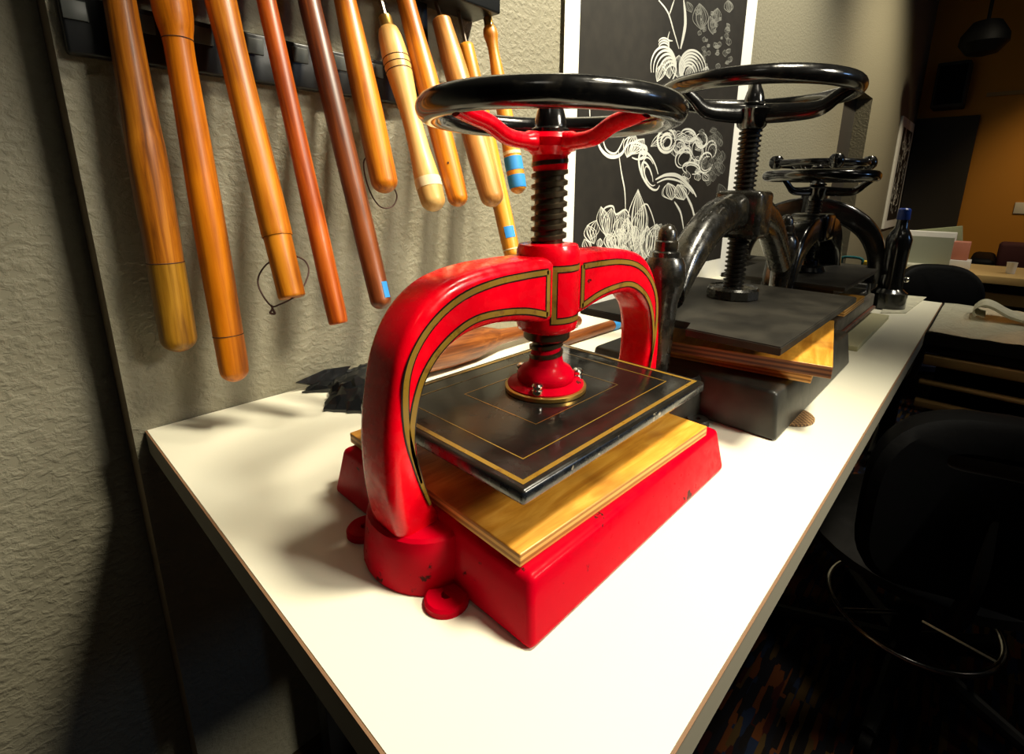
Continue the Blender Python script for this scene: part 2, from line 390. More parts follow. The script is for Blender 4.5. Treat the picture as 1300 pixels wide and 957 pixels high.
# half round foot bosses
for sx in (-1, 1):
    n = 28; cx = sx*.176; rings = []
    for zz, k in ((0, 1.0), (.003, 1.02), (.040, .93), (.048, .90), (.0505, .84)):
        ring = []
        for j in range(n):
            a = 2*PI*j/n; c, s_ = math.cos(a), math.sin(a)
            ring.append(Vector((cx + abs(.048*k)*c*1.0, .003 + .061*k*s_, zz)))
        rings.append(ring)
    loft(bm, rings)
    for sy in (-1, 1):
        lug(bm, sx*.196, .003+sy*.066, .019, .0075)
        box(bm, min(sx*.196, sx*.172), max(sx*.196, sx*.172), .003+sy*.060-.012, .003+sy*.060+.012, 0, .0072)
obj('base', bm, M['red_worn'], red)
pairs = [((-.213, .046), (-.166, .044)), ((-.218, .075), (-.180, .075)), ((-.220, .11), (-.188, .108)), ((-.219, .142), (-.190, .142)), ((-.214, .173), (-.187, .163)), ((-.206, .205), (-.180, .182)), ((-.194, .230), (-.168, .196)),
         ((-.179, .248), (-.152, .208)), ((-.159, .2615), (-.132, .2155)), ((-.135, .269), (-.108, .218)), ((-.106, .273), (-.086, .217)), ((-.070, .2745), (-.061, .213)), ((-.030, .2745), (-.030, .206)), ((-.004, .2745), (-.004, .205))]
HD = .026
bm = BM(); arch_mesh(bm, pairs, HD, .0105)
# painted bands on the front face (same mesh, own materials)
def arc_pts(l, y): return [Vector((p[0], y, p[1])) for p in l]
o2 = [(.382, .2605), (.348, .2605), (.311, .259), (.278, .2535), (.254, .244), (.234, .230), (.2195, .213), (.2115, .195), (.2085, .175), (.2085, .151), (.212, .128), (.220, .095), (.228, .070)]
i2 = [(.382, .216), (.348, .2255), (.311, .2295), (.284, .2285), (.262, .221), (.242, .208), (.2285, .193), (.2205, .177), (.2155, .160), (.213, .145), (.2135, .125), (.220, .095)]
o2 = [(a-CX, b) for a, b in o2]; i2 = [(a-CX, b) for a, b in i2]
for sx in (1, -1):
    for l in (o2, i2, [o2[0], i2[0]]):
        pts = [(sx*a, b) for a, b in l]
        sp = spline([Vector((a, 0, b)) for a, b in pts], 6) if len(pts) > 2 else [Vector((a, 0, b)) for a, b in [(pts[0][0], pts[0][1]+.0018), (pts[1][0], pts[1][1]-.0018)]]
        k = len(sp); tp = [1 if (len(pts) == 2 or j < k*.8) else max(.25, 1-(j/k-.8)*3.2) for j in range(k)]
        ribbon(bm, [Vector((p.x, -HD-.0003, p.z)) for p in sp], [.0078*q for q in tp], mi=1)
        ribbon(bm, [Vector((p.x, -HD-.0006, p.z)) for p in sp], [.0052*q for q in tp], mi=2)
obj('arch', bm, [M['red'], M['pin_black'], M['gold']], red, smooth=50, label='red arch with gold and black pinstripes')
# hub with striped panel
hr = .034
bm = BM(); lathe(bm, [(hr*.5, .190), (hr*.80, .190), (hr*.95, .193), (hr, .199), (hr, .272), (hr*1.0, .279), (hr*.93, .285), (hr*.6, .2862)], n=56)
va = math.atan2(-CY, -CX)
def cyl(a, z, e): return Vector(((hr+e)*math.cos(a), (hr+e)*math.sin(a), z))
a0, a1 = -2.22, -.55
for e, wd, mi in ((.0003, .0078, 1), (.0006, .0052, 2)):
    for z in (.262, .207):
        L = [(cyl(a0+(a1-a0)*k/16, z-wd/2, e), cyl(a0+(a1-a0)*k/16, z+wd/2, e)) for k in range(17)]
        vs = [(bm.verts.new(p), bm.verts.new(q)) for p, q in L]
        for p, q in zip(vs, vs[1:]): bm.faces.new((p[0], q[0], q[1], p[1])).material_index = mi
    for a in (a0, a1):
        dw = wd/hr/2; q = [cyl(a-dw, .207-wd/2, e), cyl(a+dw, .207-wd/2, e), cyl(a+dw, .262+wd/2, e), cyl(a-dw, .262+wd/2, e)]
        bm.faces.new([bm.verts.new(p) for p in q]).material_index = mi
obj('hub', bm, [M['red'], M['pin_black'], M['gold']], red, smooth=45)
bm = BM(); lathe(bm, [(.024, .180), (.026, .182), (.026, .192)], n=32); obj('bushing', bm, M['thread'], red)
add_screw(red, .155, .372, .0192, .0108, M['thread'])
# platen
bm = BM(); box(bm, -.168, .150, -.125, .116, .106, .120, bev=.004)
nb = len(bm.faces)
def rect_band(bm, x0, x1, y0, y1, z, w, mi):
    for a in ((x0, x1, y0, y0+w), (x0, x1, y1-w, y1), (x0, x0+w, y0+w, y1-w), (x1-w, x1, y0+w, y1-w)):
        bm.faces.new([bm.verts.new(p) for p in ((a[0], a[2], z), (a[1], a[2], z), (a[1], a[3], z), (a[0], a[3], z))]).material_index = mi
rect_band(bm, -.161, .143, -.118, .109, .1203, .0048, 1)
rect_band(bm, -.134, .116, -.092, .083, .1203, .0012, 1)
rect_band(bm, -.078, .066, -.056, .052, .1203, .0010, 2)
po = obj('platen', bm, [M['platen'], M['gold'], M['brass'], M['platen_edge']], red, smooth=35, label='black japanned platen with gold border lines')
for f in po.data.polygons:
    if f.material_index == 0 and f.normal.z < .5: f.material_index = 3
f_ = flange(red, .120, .045, M['red_worn'], M['brass'])
bm = BM(); lathe(bm, [(.0125, .160), (.0125, .185)], n=24); obj('screw_tip', bm, M['thread'], red)
wheel(red, .4150, .121, .0127, M['iron'], M['red'], [va+.74, va-.74, va+PI*.965], .379, .0215, .0078, .036)

def board(name, label, x0, x1, y0, y1, z0, z1, face, edge, rz=0, group=None):
    o = thing(name, label, 'board', ((x0+x1)/2, (y0+y1)/2, z0), math.radians(rz), group)
    w, d, h = (x1-x0)/2, (y1-y0)/2, z1-z0
    bm = BM(); box(bm, -w, w, -d, d, 0, h, bev=.0012); q = obj('board_panel', bm, [face, edge], o)
    for f in q.data.polygons:
        if abs(f.normal.z) < .6: f.material_index = 1
    return o
board('plywood_board', 'yellow plywood board lying on the red press base below its platen', .243, .556, .222, .503, .0562, .0685, M['ply'], M['ply_edge'], -2)

# ---- black press behind it
BX, BY = .935, .347
blk = thing('book_press', 'large black iron book press with bottle-shaped posts behind the red press', 'book press', (BX, BY, 0))
bm = BM(); box(bm, -.228, .240, -.168, .165, .0, .070, inset=.010, bev=.006)
for sx in (-1, 1):
    n = 28; rings = [[Vector((sx*.232 + .050*k*math.cos(2*PI*j/n), .055*k*math.sin(2*PI*j/n), zz)) for j in range(n)] for zz, k in ((0, 1), (.06, .92), (.068, .85))]
    loft(bm, rings)
    for sy in (-1, 1): lug(bm, sx*.250, sy*.062, .017, .010)
obj('base', bm, M['iron_matte'], blk, label='black worn rectangular base')
PX = .272
for sx in (-1, 1):
    bm = BM(); lathe(bm, [(.021, .060), (.021, .072), (.0172, .078), (.0180, .10), (.0200, .15), (.0225, .185), (.0285, .205), (.0300, .222), (.0285, .240), (.0235, .250), (.0200, .2505), (.0200, .257), (.0165, .259), (.0165, .272), (.0140, .274), (.0132, .286), (.0085, .294), (.002, .297)], o=(sx*PX, 0, 0), n=36)
    obj('post', bm, M['iron_worn'], blk, label='bottle-shaped black post with stepped finial')
p2 = [((-.256, .215), (-.250, .170)), ((-.236, .245), (-.222, .195)), ((-.206, .275), (-.182, .226)), ((-.166, .304), (-.142, .254)), ((-.116, .327), (-.098, .270)), ((-.06, .338), (-.055, .277)), ((-.004, .340), (-.004, .276))]
bm = BM(); arch_mesh(bm, p2, .025, .021); obj('arch', bm, M['iron_worn'], blk, smooth=60)
bm = BM(); box(bm, -.034, .034, -.043, .040, .262, .345, bev=.009); obj('hub', bm, M['iron_worn'], blk, smooth=40)
add_screw(blk, .165, .480, .0190, .0082, M['thread_black'])
bm = BM(); prism(bm, [(-.272, -.170), (.178, -.170), (.178, .150), (-.272, .150), (-.272, .040), (-.236, .032), (-.236, -.032), (-.272, -.040)], .139, .151, bev=.0015); obj('platen', bm, M['platen2'], blk, label='dusty black flat platen')
bm = BM(); lathe(bm, [(.045, .1515), (.047, .153), (.047, .168), (.044, .172), (.040, .170), (.025, .172), (.012, .173)], n=10); obj('flange', bm, M['iron_worn'], blk, smooth=30)
wheel(blk, .506, .150, .0135, M['iron'], M['iron'], [va+.85, va-1.15, va+PI*.92], .468, .0235, .0105, .036, style='flat')
board('plywood_board', 'lower pale-edged plywood board on the black press base', .762, 1.02, .182, .47, .0705, .089, M['ply'], M['ply_edge'], 9)
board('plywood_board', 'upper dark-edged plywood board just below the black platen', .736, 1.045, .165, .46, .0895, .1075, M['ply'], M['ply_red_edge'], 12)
bm = BM(); lathe(bm, [(.034, .0004), (.040, .001), (.040, .0035), (.034, .004)], n=40); tag(obj('woven_coaster', bm, M['weave'], loc=(.812, .196, 0)), 'round brown woven coaster tucked by the black press base', 'coaster')

# ---- third press
TX, TY = 1.49, .365
th = thing('book_press', 'black book press with smooth open handwheel, third along the table', 'book press', (TX, TY, 0))
bm = BM(); box(bm, -.215, .215, -.120, .15, .012, .080, inset=.004, bev=.003); obj('base', bm, M['iron_matte'], th)
bm = BM(); box(bm, -.222, .222, -.136, -.121, .030, .066, bev=.004, mi=0); box(bm, -.226, .226, -.142, -.121, .022, .030, bev=.002, mi=1); obj('base_moulding', bm, [M['base3'], M['rust']], th, label='grey moulded front with rusty lower band')
p3 = [((-.246, .014), (-.208, .014)), ((-.244, .08), (-.206, .08)), ((-.238, .15), (-.203, .145)), ((-.205, .225), (-.168, .185)), ((-.15, .268), (-.11, .213)), ((-.09, .282), (-.07, .222)), ((-.004, .286), (-.004, .224))]
bm = BM(); arch_mesh(bm, p3, .036, .010); obj('arch', bm, M['iron'], th, smooth=60)
bm = BM(); box(bm, -.045, .045, -.045, .045, .222, .292, bev=.010); obj('hub', bm, M['iron'], th)
add_screw(th, .14, .355, .0165, .009, M['thread_black'])
bm = BM(); box(bm, -.20, .20, -.135, .15, .128, .139, bev=.002); obj('platen', bm, M['platen2'], th)
bm = BM(); lathe(bm, [(.045, .1395), (.047, .143), (.042, .153), (.03, .158), (.028, .170), (.015, .172)], n=28); obj('flange', bm, M['iron'], th)
wheel(th, .385, .122, .0135, M['iron'], M['iron'], [va+.9, va-1.2, va+PI*.9], .345, .020, .0078, .02, style='flat')
board('plywood_board', 'small yellow plywood board under the third press platen', 1.22, 1.43, .211, .322, .0865, .102, M['ply'], M['ply_edge'])
board('spacer_board', 'thin dark spacer board above the third press plywood', 1.33, 1.64, .26, .45, .1025, .1275, M['iron_matte'], M['iron_matte'])
board('fibre_board', 'pale fibreboard lying on the table under the third press', 1.28, 1.70, .185, .50, .0004, .0116, M['board_pale'], M['board_pale'])

# ---- fourth press, turned side-on
QX, QY = 1.88, .468
fo = thing('book_press', 'furthest black book press with three ball knobs on its wheel', 'book press', (QX, QY, 0), math.radians(-84))
bm = BM(); box(bm, -.20, .20, -.09, .10, .0, .075, inset=.006, bev=.004); obj('base', bm, M['iron_matte'], fo)
p4 = [((-.226, .07), (-.180, .07)), ((-.226, .13), (-.180, .13)), ((-.213, .20), (-.165, .175)), ((-.180, .256), (-.137, .215)), ((-.125, .300), (-.092, .245)), ((-.06, .325), (-.045, .258)), ((-.004, .331), (-.004, .262))]
bm = BM(); arch_mesh(bm, p4, .030, .010); obj('arch', bm, M['iron'], fo, smooth=60)
bm = BM(); lathe(bm, [(.03, .27), (.04, .275), (.04, .340), (.03, .345)], n=28); obj('hub', bm, M['iron'], fo)
add_screw(fo, .10, .41, .0165, .009, M['thread_black'])
bm = BM(); box(bm, -.175, .175, -.10, .10, .10, .112, bev=.002); obj('platen', bm, M['platen2'], fo)
wo = wheel(fo, .436, .135, .0105, M['iron'], M['iron'], [0.3, 0.3+2*PI/3, 0.3+4*PI/3], .405, .020, .0075, .018, style='flat')
for k in range(3):
    a = math.radians(75)+va+(-1.35, 0.02, 1.35)[k]; b = BM()
    lathe(b, [(.004, -.022), (.014, -.019), (.021, -.010), (.0225, 0), (.021, .010), (.014, .019), (.004, .022)], o=(.140*math.cos(a), .140*math.sin(a), .438), n=24); obj('ball_knob', b, M['iron'], wo)

# dark upright tool with blue cap
pc = onz(1131, 391, 0)
pt = thing('bottle', 'black bottle-shaped upright with blue cap at the table\'s far end', 'bottle', (pc.x, pc.y+.012, 0))
bm = BM(); lathe(bm, [(.045, .0), (.048, .003), (.048, .05), (.040, .056), (.034, .062), (.030, .11), (.032, .18), (.034, .212), (.026, .232), (.017, .247), (.015, .278)], n=28); obj('body', bm, M['iron'], pt)
bm = BM(); lathe(bm, [(.017, .270), (.0175, .272), (.0165, .300), (.012, .304)], n=20); obj('cap', bm, M['bluecap'], pt)
bm = BM(); lathe(bm, [(.006, 0), (.008, .002), (.008, .008), (.004, .011)], o=(.030, -.030, .088), d=(.7, -.7, 0), n=14); obj('knob', bm, M['chrome'], pt)

# ------------------------------------------------------------------ tool rack and tools
rk = thing('tool_rack', 'black wall rack from which the wooden-handled tools hang', 'rack', (.43, WY, .6))
bm = BM(); box(bm, .108, .745, .772, WY-.001, .664, .73, bev=.004); wchild('shelf_bar', bm, M['rack'], rk)
bm = BM(); box(bm, .108, .62, .832, WY-.001, .488, .552, bev=.003); wchild('lower_rail', bm, M['rack'], rk)
for k in range(7):
    x = .120+k*.0645; bm = BM(); box(bm, x-.011, x+.012, .8295, .832, .524, .545, bev=.0008); wchild('glint_plate', bm, M['rack_glint'], rk)  # thin grey plates standing in for reflections on the rail
for x in (.112, .60):
    bm = BM(); box(bm, x, x+.02, .835, WY-.001, .54, .67); wchild('bracket', bm, M['rack'], rk)

def tool(name, label, cat, X, top, bot, prof, mat, tang=None, extra=(), end='round', ztop=.6645):
    """top/bot: axis pixels; X: plane; prof: [(v pixel, half width px)]"""
    A = onx(*bot, X); B = onx(*top, X); d = (B-A).normalized()
    full = (ztop-A.z)/d.z
    o = thing(name, label, cat, A, group='wooden-handled tools hanging from the rack')
    x, y, z = frame_from(d); m = Matrix((x, y, z)).transposed(); o.rotation_euler = m.to_euler()
    def hv(v):
        u = bot[0] + (top[0]-bot[0])*(v-bot[1])/(top[1]-bot[1]); p = onx(u, v, X); return (p-A).dot(d), depth(p)
    pr = []
    for v, hw in prof:
        h, dp = hv(v); pr.append((hw*.97*dp/F, h))
    pr = sorted([(r, max(0, h)) for r, h in pr], key=lambda q: q[1])
    if not tang: pr.append((pr[-1][0], full))
    P_ = spline([Vector((r, 0, h)) for r, h in pr], 5); body = [(p.x, p.z) for p in P_]
    hc = body[0][0]*(.95 if end == 'round' else .22)
    def br(h):
        for (ra, ha), (rb, hb) in zip(body, body[1:]):
            if ha <= h <= hb: return ra+(rb-ra)*(h-ha)/max(1e-6, hb-ha)
        return body[0][0]
    pr = []
    for k in range(11):
        a_ = PI/2*k/10; h_ = hc*(1-math.cos(a_)); pr.append((br(h_)*(math.sin(a_) if end == 'round' else .86+.14*math.sin(a_)), h_))
    if end != 'round': pr = [(pr[0][0]*.3, -.0003)]+pr
    pr += [q for q in body if q[1] > hc+.0005]
    if tang: pr += [(pr[-1][0]*.9, pr[-1][1]+.0015), (pr[-1][0]*.4, pr[-1][1]+.002)]
    def rad(h):
        for (r0_, h0), (r1_, h1_) in zip(pr, pr[1:]):
            if h0 <= h <= h1_: return r0_+(r1_-r0_)*(h-h0)/max(1e-6, h1_-h0)
        return pr[-1][0]
    bm = BM(); lathe(bm, pr, n=32); obj('handle', bm, mat, o, smooth=60)
    for e in extra:
        kind = e[0]
        if kind == 'groove':
            h, _ = hv(e[1]); r = rad(h); b = BM(); torus(b, (0, 0, h), r, .0007, 40, 6); obj('groove_ring', b, M['groove'], o)
        elif kind == 'band':
            h0, _ = hv(e[1]); h1, _ = hv(e[2]); b = BM(); K = 30
            lathe(b, [(rad(min(h0, h1)+abs(h1-h0)*k/K)+.0005, min(h0, h1)+abs(h1-h0)*k/K) for k in range(K+1)], n=32); obj(e[4], b, e[3], o, label=e[5] if len(e) > 5 else None)
        elif kind == 'patch':
            h0, _ = hv(e[1]); h1, _ = hv(e[2]); lo, hi = min(h0, h1), max(h0, h1); b = BM()
            rm = m.inverted(); c = rm @ (C0-A); ac = math.atan2(c.y, c.x)
            # angle convention: camera-facing azimuth plus offset
            vs = []
            for k in range(9):
                a = ac+e[6]+(e[7]-e[6])*k/8; vs.append([b.verts.new(((rad(h)+.0006)*math.cos(a), (rad(h)+.0006)*math.sin(a), h)) for h in (lo, (lo+hi)/2, hi)])
            for p, q in zip(vs, vs[1:]):
                for j in range(2): b.faces.new((p[j], q[j], q[j+1], p[j+1]))
            obj(e[4], b, e[3], o, label=e[5])
    if tang:
        h1 = pr[-1][1]
        if tang.get('ferrule'):
            b = BM(); r = tang['ferrule']*depth(A)/F; hf = hv(tang['fv'])[0]
            lathe(b, [(r*1.05, h1-.003), (r*1.05, h1+.001), (r, h1+.002), (r*.95, hf), (r*.5, hf+.001)], n=28); obj('ferrule', b, M['brass'], o); h1 = hf
        b = BM(); w = tang['w']*depth(A)/F; box(b, -w, w, -w*.45, w*.45, h1-.004, full); obj('tang', b, tang.get('mat', M['tang']), o, smooth=0)
    return o, A, d
W = WD
tool('wood_tool', 'brown oak tool handle with pale sleeve tip, leftmost on the rack', 'tool', .16, (152, 0), (230, 446), [(446, 18), (425, 20), (335, 20.5), (290, 21), (200, 22), (145, 20), (0, 18)], W['oak'], extra=[('band', 445.6, 334, W['oak_sleeve'], 'sleeve', 'paler greenish wood sleeve'), ('groove', 333)])
tool('wood_tool', 'long amber tool handle with bulging top and grooved end, second from left', 'tool', .21, (217, 0), (300, 484), [(484, 15), (465, 17), (426, 17.5), (330, 18.5), (250, 18.5), (145, 17.5), (60, 17), (30, 21), (0, 23)], W['amber'], extra=[('groove', 425), ('groove', 51)])
o3, A3, d3 = tool('wood_tool', 'honey brown tool handle with flat cracked end and leather loop', 'tool', .266, (280, 0), (371, 378), [(378, 16.5), (300, 17), (290, 18.5), (145, 17.5), (60, 17.5), (0, 19)], W['honey'], end='flat', extra=[('groove', 300)])
tool('wood_tool', 'thin reddish polished tool handle between leather-looped and walnut handles', 'tool', .322, (338, 0), (430, 411), [(411, 11.5), (390, 12.5), (290, 12.5), (145, 12), (0, 12)], W['cherry'], end='flat')
tool('wood_tool', 'dark walnut tool handle with a blue tape scrap at its tip', 'tool', .384, (392, 0), (486, 392), [(392, 12), (380, 13.5), (260, 14), (130, 14.5), (0, 14)], W['walnut'], extra=[('patch', 360, 380, M['tape_blue'], 'tape', 'blue tape scrap', .45, 1.1)])
o6, A6, d6 = tool('wood_tool', 'short orange-brown tool handle with rounded tip just left of pale turned handle', 'tool', .441, (438, 0), (491, 245), [(245, 15), (230, 17), (180, 17.5), (130, 17.5), (60, 16), (0, 14)], W['honey'])
tool('wood_tool', 'pale turned maple tool handle with three grooves and cream band', 'tool', .505, (484, 4), (553, 268), [(268, 15), (245, 16.5), (225, 16.5), (190, 13.5), (150, 12.5), (120, 14.5), (90, 17), (70, 17), (48, 15), (38, 12.5)], W['maple'], tang={'ferrule': 8.5, 'fv': 22, 'w': 3.2}, extra=[('groove', 76), ('groove', 84), ('groove', 92), ('band', 227, 239, M['tape_cream'], 'tape', 'cream tape band')])
tool('wood_tool', 'orange-brown tool handle with small dark hole, right of the pale turned handle', 'tool', .551, (515, 0), (584, 262), [(262, 12), (245, 13.5), (200, 14.5), (100, 15), (50, 13), (0, 12)], W['honey'], extra=[('patch', 210, 212.5, M['groove'], 'hole', 'small dark hole', -.12, .05)])
tool('wood_tool', 'thick pale birch tool handle on a steel tang, passing behind the red press wheel', 'tool', .624, (558, 18), (628, 262), [(262, 14), (245, 15.5), (200, 16.5), (150, 16), (90, 15.5), (40, 13), (27, 12.5)], W['birch'], tang={'w': 2.6})
tool('wood_tool', 'slim tan tool handle hanging lowest behind the red press wheel with blue square', 'tool', .682, (590, 50), (652, 330), [(330, 10), (315, 11), (270, 11.5), (170, 11.5), (100, 10.5), (58, 9.5)], W['tan'], tang={'w': 2.2}, extra=[('patch', 289, 303, M['tape_blue'], 'tape', 'blue tape square', -.3, .9), ('band', 316, 317.5, M['tape_cream'], 'string', 'pale string tied round')])
tool('wood_tool', 'orange turned tool handle with two blue tape bands, rightmost on the rack', 'tool', .742, (620, 28), (659, 246), [(246, 9), (235, 11), (205, 11.5), (150, 10.5), (100, 9), (70, 7), (55, 7.5), (45, 9.5), (37, 8.5), (33, 6)], W['tan'], tang={'ferrule': 5.8, 'fv': 23, 'w': 1.8}, extra=[('band', 200, 217, M['tape_blue'], 'tape', 'upper blue tape band'), ('band', 223, 239, M['tape_blue'], 'tape', 'lower blue tape band'), ('band', 193, 197, M['tape_cream'], 'tape', 'cream band')])
def cord(par, A, pix, y, r=.0011):
    b = BM(); pts = spline([onx(u, v, 0) if False else ony(u, v, yy)-A for (u, v), yy in zip(pix, y)], 8)
    rm = par.rotation_euler.to_matrix().inverted(); tube(b, [rm @ p for p in pts], r, 8); obj('leather_loop', b, M['leather'], par)
cord(o3, A3, [(352, 328), (338, 336), (328, 352), (330, 368), (344, 388), (356, 386), (372, 378), (384, 366), (392, 345), (388, 332), (376, 325)], [.700, .705, .71, .70, .69, .68, .67, .68, .69, .70, .70])
cord(o3, A3, [(344, 387), (346, 392), (343, 397), (349, 398), (346, 392)], [.69]*5, .0015)
cord(o6, A6, [(470, 195), (462, 205), (464, 225), (472, 248), (484, 263), (498, 262), (504, 250), (500, 238)], [.73, .74, .745, .74, .73, .73, .735, .73])

# ------------------------------------------------------------------ prints on the wall
pr = thing('flower_print', 'tall black flower print with white etched blossoms pinned to the wall', 'print', (1.6, WY, .5))
YP = WY-.012
bm = BM(); box(bm, 1.020, 2.185, YP, YP+.0012, .001, 1.32); wchild('paper_sheet', bm, M['paper'], pr, smooth=0)
bm = BM(); box(bm, 1.078, 2.085, YP-.0006, YP-.0001, .075, 1.27); wchild('ink_panel', bm, M['ink'], pr, smooth=0)
art = BM(); YA = YP-.0012; rs = random.Random(3)
cnt = [0]
def stroke(px, w0, w1=None, mi=0, k=8):
    pts = spline([ony(u, v, YA) for u, v in px], k); cnt[0] += 1
    dy = (cnt[0] % 12)*.00003
    n = len(pts); w1 = w0 if w1 is None else w1
    ribbon(art, [p-Vector((0, dy, 0)) for p in pts], [(w0+(w1-w0)*math.sin(PI*i/(n-1))) for i in range(n)], mi=mi)
def petal(u0, v0, u1, v1, bulge, n=3, w=.004, mi=0):
    """a leaf of nested curved strokes from (u0,v0) to (u1,v1)"""
    dx, dy = u1-u0, v1-v0; L = math.hypot(dx, dy); nx, ny = -dy/L, dx/L
    for s in range(-n, n+1):
        f = bulge*L*s/n*rs.uniform(.8, 1.15); stroke([(u0, v0), (u0+dx*.3+nx*f*.8, v0+dy*.3+ny*f*.8), (u0+dx*.65+nx*f, v0+dy*.65+ny*f), (u1, v1)], w*.12, w*rs.uniform(.25, .62), mi, 5)
def loop(cx, cy, a, b, rot=0, turns=1.0, w=.006, ph=0, mi=0):
    px = []
    for k in range(13):
        t = ph+2*PI*turns*k/12; q = 1-.12*k/12; x, y = a*q*math.cos(t), b*q*math.sin(t)
        px.append((cx+x*math.cos(rot)-y*math.sin(rot), cy+x*math.sin(rot)+y*math.cos(rot)))
    stroke(px, w*.4, w, mi, 4)
# stem and upper stalks
stroke([(836, 0), (848, 16), (856, 42), (862, 62)], .003, .007); stroke([(856, 0), (850, 18)], .003, .006); stroke([(868, 0), (870, 30), (864, 62)], .006, .018)
stroke([(850, 40), (848, 50), (854, 52)], .002, .005)
# upper bell blossoms
for k in range(6): loop(843+k*1.5, 84+k*2, 17-k*2, 26-k*2.6, .08*k, .62, .007, PI*.9)
for k in range(6): loop(880-k, 88+k*1.5, 18-k*2, 26-k*2.5, -.1, .62, .007, PI*.85)
for k in range(3): loop(843, 54+k*4, 7, 6+k, .1, .6, .005, PI)
petal(834, 104, 842, 80, .22, 3, .006); petal(850, 100, 846, 72, .22, 3, .007); petal(872, 104, 880, 82, .22, 3, .006); petal(892, 104, 898, 84, .25, 3, .006); petal(862, 100, 862, 70, .3, 3, .008)
# dim foliage top right
rs = random.Random(3)
petal(872, 2, 878, 16, .3, 2, .008, 1); petal(888, 4, 890, 38, .25, 4, .010, 1); petal(924, 0, 926, 16, .3, 3, .009, 1); petal(911, 10, 908, 30, .3, 3, .008, 1); petal(901, 20, 905, 44, .2, 3, .008, 1)
for k in range(46):
    u = rs.uniform(888, 930)-rs.uniform(0, 6); v = rs.uniform(8, 104); a = rs.uniform(0, 6.28); l = rs.uniform(5, 12)
    petal(u, v, u+l*math.cos(a)*.6, v+l*math.sin(a), .35, 2, .005, 1)
# curls in the middle
stroke([(756, 165), (762, 188), (775, 199), (790, 194), (800, 170)], .004, .011); stroke([(764, 172), (770, 190), (782, 194), (792, 176)], .003, .006)
stroke([(748, 132), (749, 150)], .003, .004)
for cu, cv, a, b, rt, tn, w, ph in [(846, 178, 12, 16, .1, 1, .011, 0), (846, 180, 7, 10, .2, 1.3, .008, 1), (824, 216, 11, 27, -.35, .9, .010, 1), (822, 222, 6, 18, -.3, .8, .007, 2), (808, 192, 14, 11, .4, .8, .008, 3), (817, 190, 5, 6, 0, 1.2, .007, 0),
                                    (868, 200, 10, 14, .5, 1, .008, 1), (884, 190, 9, 16, -.2, 1, .008, 2), (896, 206, 9, 14, .3, .9, .008, 0), (862, 186, 8, 9, 0, 1, .007, 4), (878, 214, 12, 8, .2, .9, .007, 2), (890, 178, 8, 10, 0, .9, .007, 5), (874, 172, 10, 8, .4, .8, .008, 3), (903, 190, 7, 12, .1, .9, .006, 2)]:
    loop(cu, cv, a, b, rt, tn, w, ph)
    loop(cu+1, cv+1, a*.72, b*.72, rt+.1, tn*.8, w*.6, ph+.3)
for k in range(34):
    u = rs.uniform(852, 908); v = rs.uniform(164, 226); a = rs.uniform(0, 6.28); l = rs.uniform(7, 18)
    petal(u, v, u+l*math.cos(a)*.7, v+l*math.sin(a), .4, 2, .0045, 0 if u < 892 else 1)
for k in range(26):
    u = rs.uniform(893, 918); v = rs.uniform(166, 300); a = rs.uniform(1.1, 2.0); l = rs.uniform(8, 22)
    petal(u, v, u+l*math.cos(a)*.7, v+l*math.sin(a), .3, 2, .005, 1)
petal(796, 200, 806, 170, .3, 3, .008); petal(800, 196, 818, 176, .25, 3, .007); petal(826, 186, 848, 170, .2, 2, .005)
stroke([(832, 228), (846, 222), (862, 224), (878, 240), (884, 250)], .004, .013); stroke([(834, 232), (848, 227), (866, 232), (880, 246)], .003, .007)
petal(848, 232, 853, 254, .45, 4, .009); petal(860, 234, 868, 254, .45, 4, .009)
stroke([(856, 256), (864, 270), (868, 292)], .004, .010); stroke([(866, 238), (878, 262), (882, 280)], .004, .012); stroke([(874, 252), (880, 268), (884, 282)], .003, .007)
# thin stem and lower flowers
stroke([(785, 192), (789, 220), (793, 242), (794, 268)], .002, .006)
petal(808, 330, 810, 240, .12, 4, .010); petal(806, 318, 818, 258, .15, 3, .008); petal(770, 300, 763, 262, .2, 3, .007); petal(772, 306, 776, 264, .2, 3, .007); petal(786, 300, 792, 266, .25, 4, .007)
stroke([(763, 274), (768, 264), (778, 262), (782, 272), (794, 266), (800, 276)], .003, .006); stroke([(814, 262), (822, 260), (830, 280), (832, 296)], .002, .005)
petal(828, 334, 834, 284, .3, 5, .010); petal(818, 330, 822, 286, .2, 4, .009); petal(798, 322, 796, 276, .2, 3, .008); petal(788, 320, 786, 290, .3, 3, .008); petal(776, 318, 772, 296, .3, 3, .007)
for k in range(22):
    u = rs.uniform(748, 834); v = rs.uniform(300, 338); l = rs.uniform(10, 30); a = rs.uniform(-2.0, -1.2)
    petal(u, v, u+l*math.cos(a), v+l*math.sin(a), .3, 2, .006)
bmesh.ops.recalc_face_normals(art, faces=art.faces[:])
wchild('etched_flowers', art, [M['line'], M['line_dim']], pr, smooth=0, label='white etched flower linework')

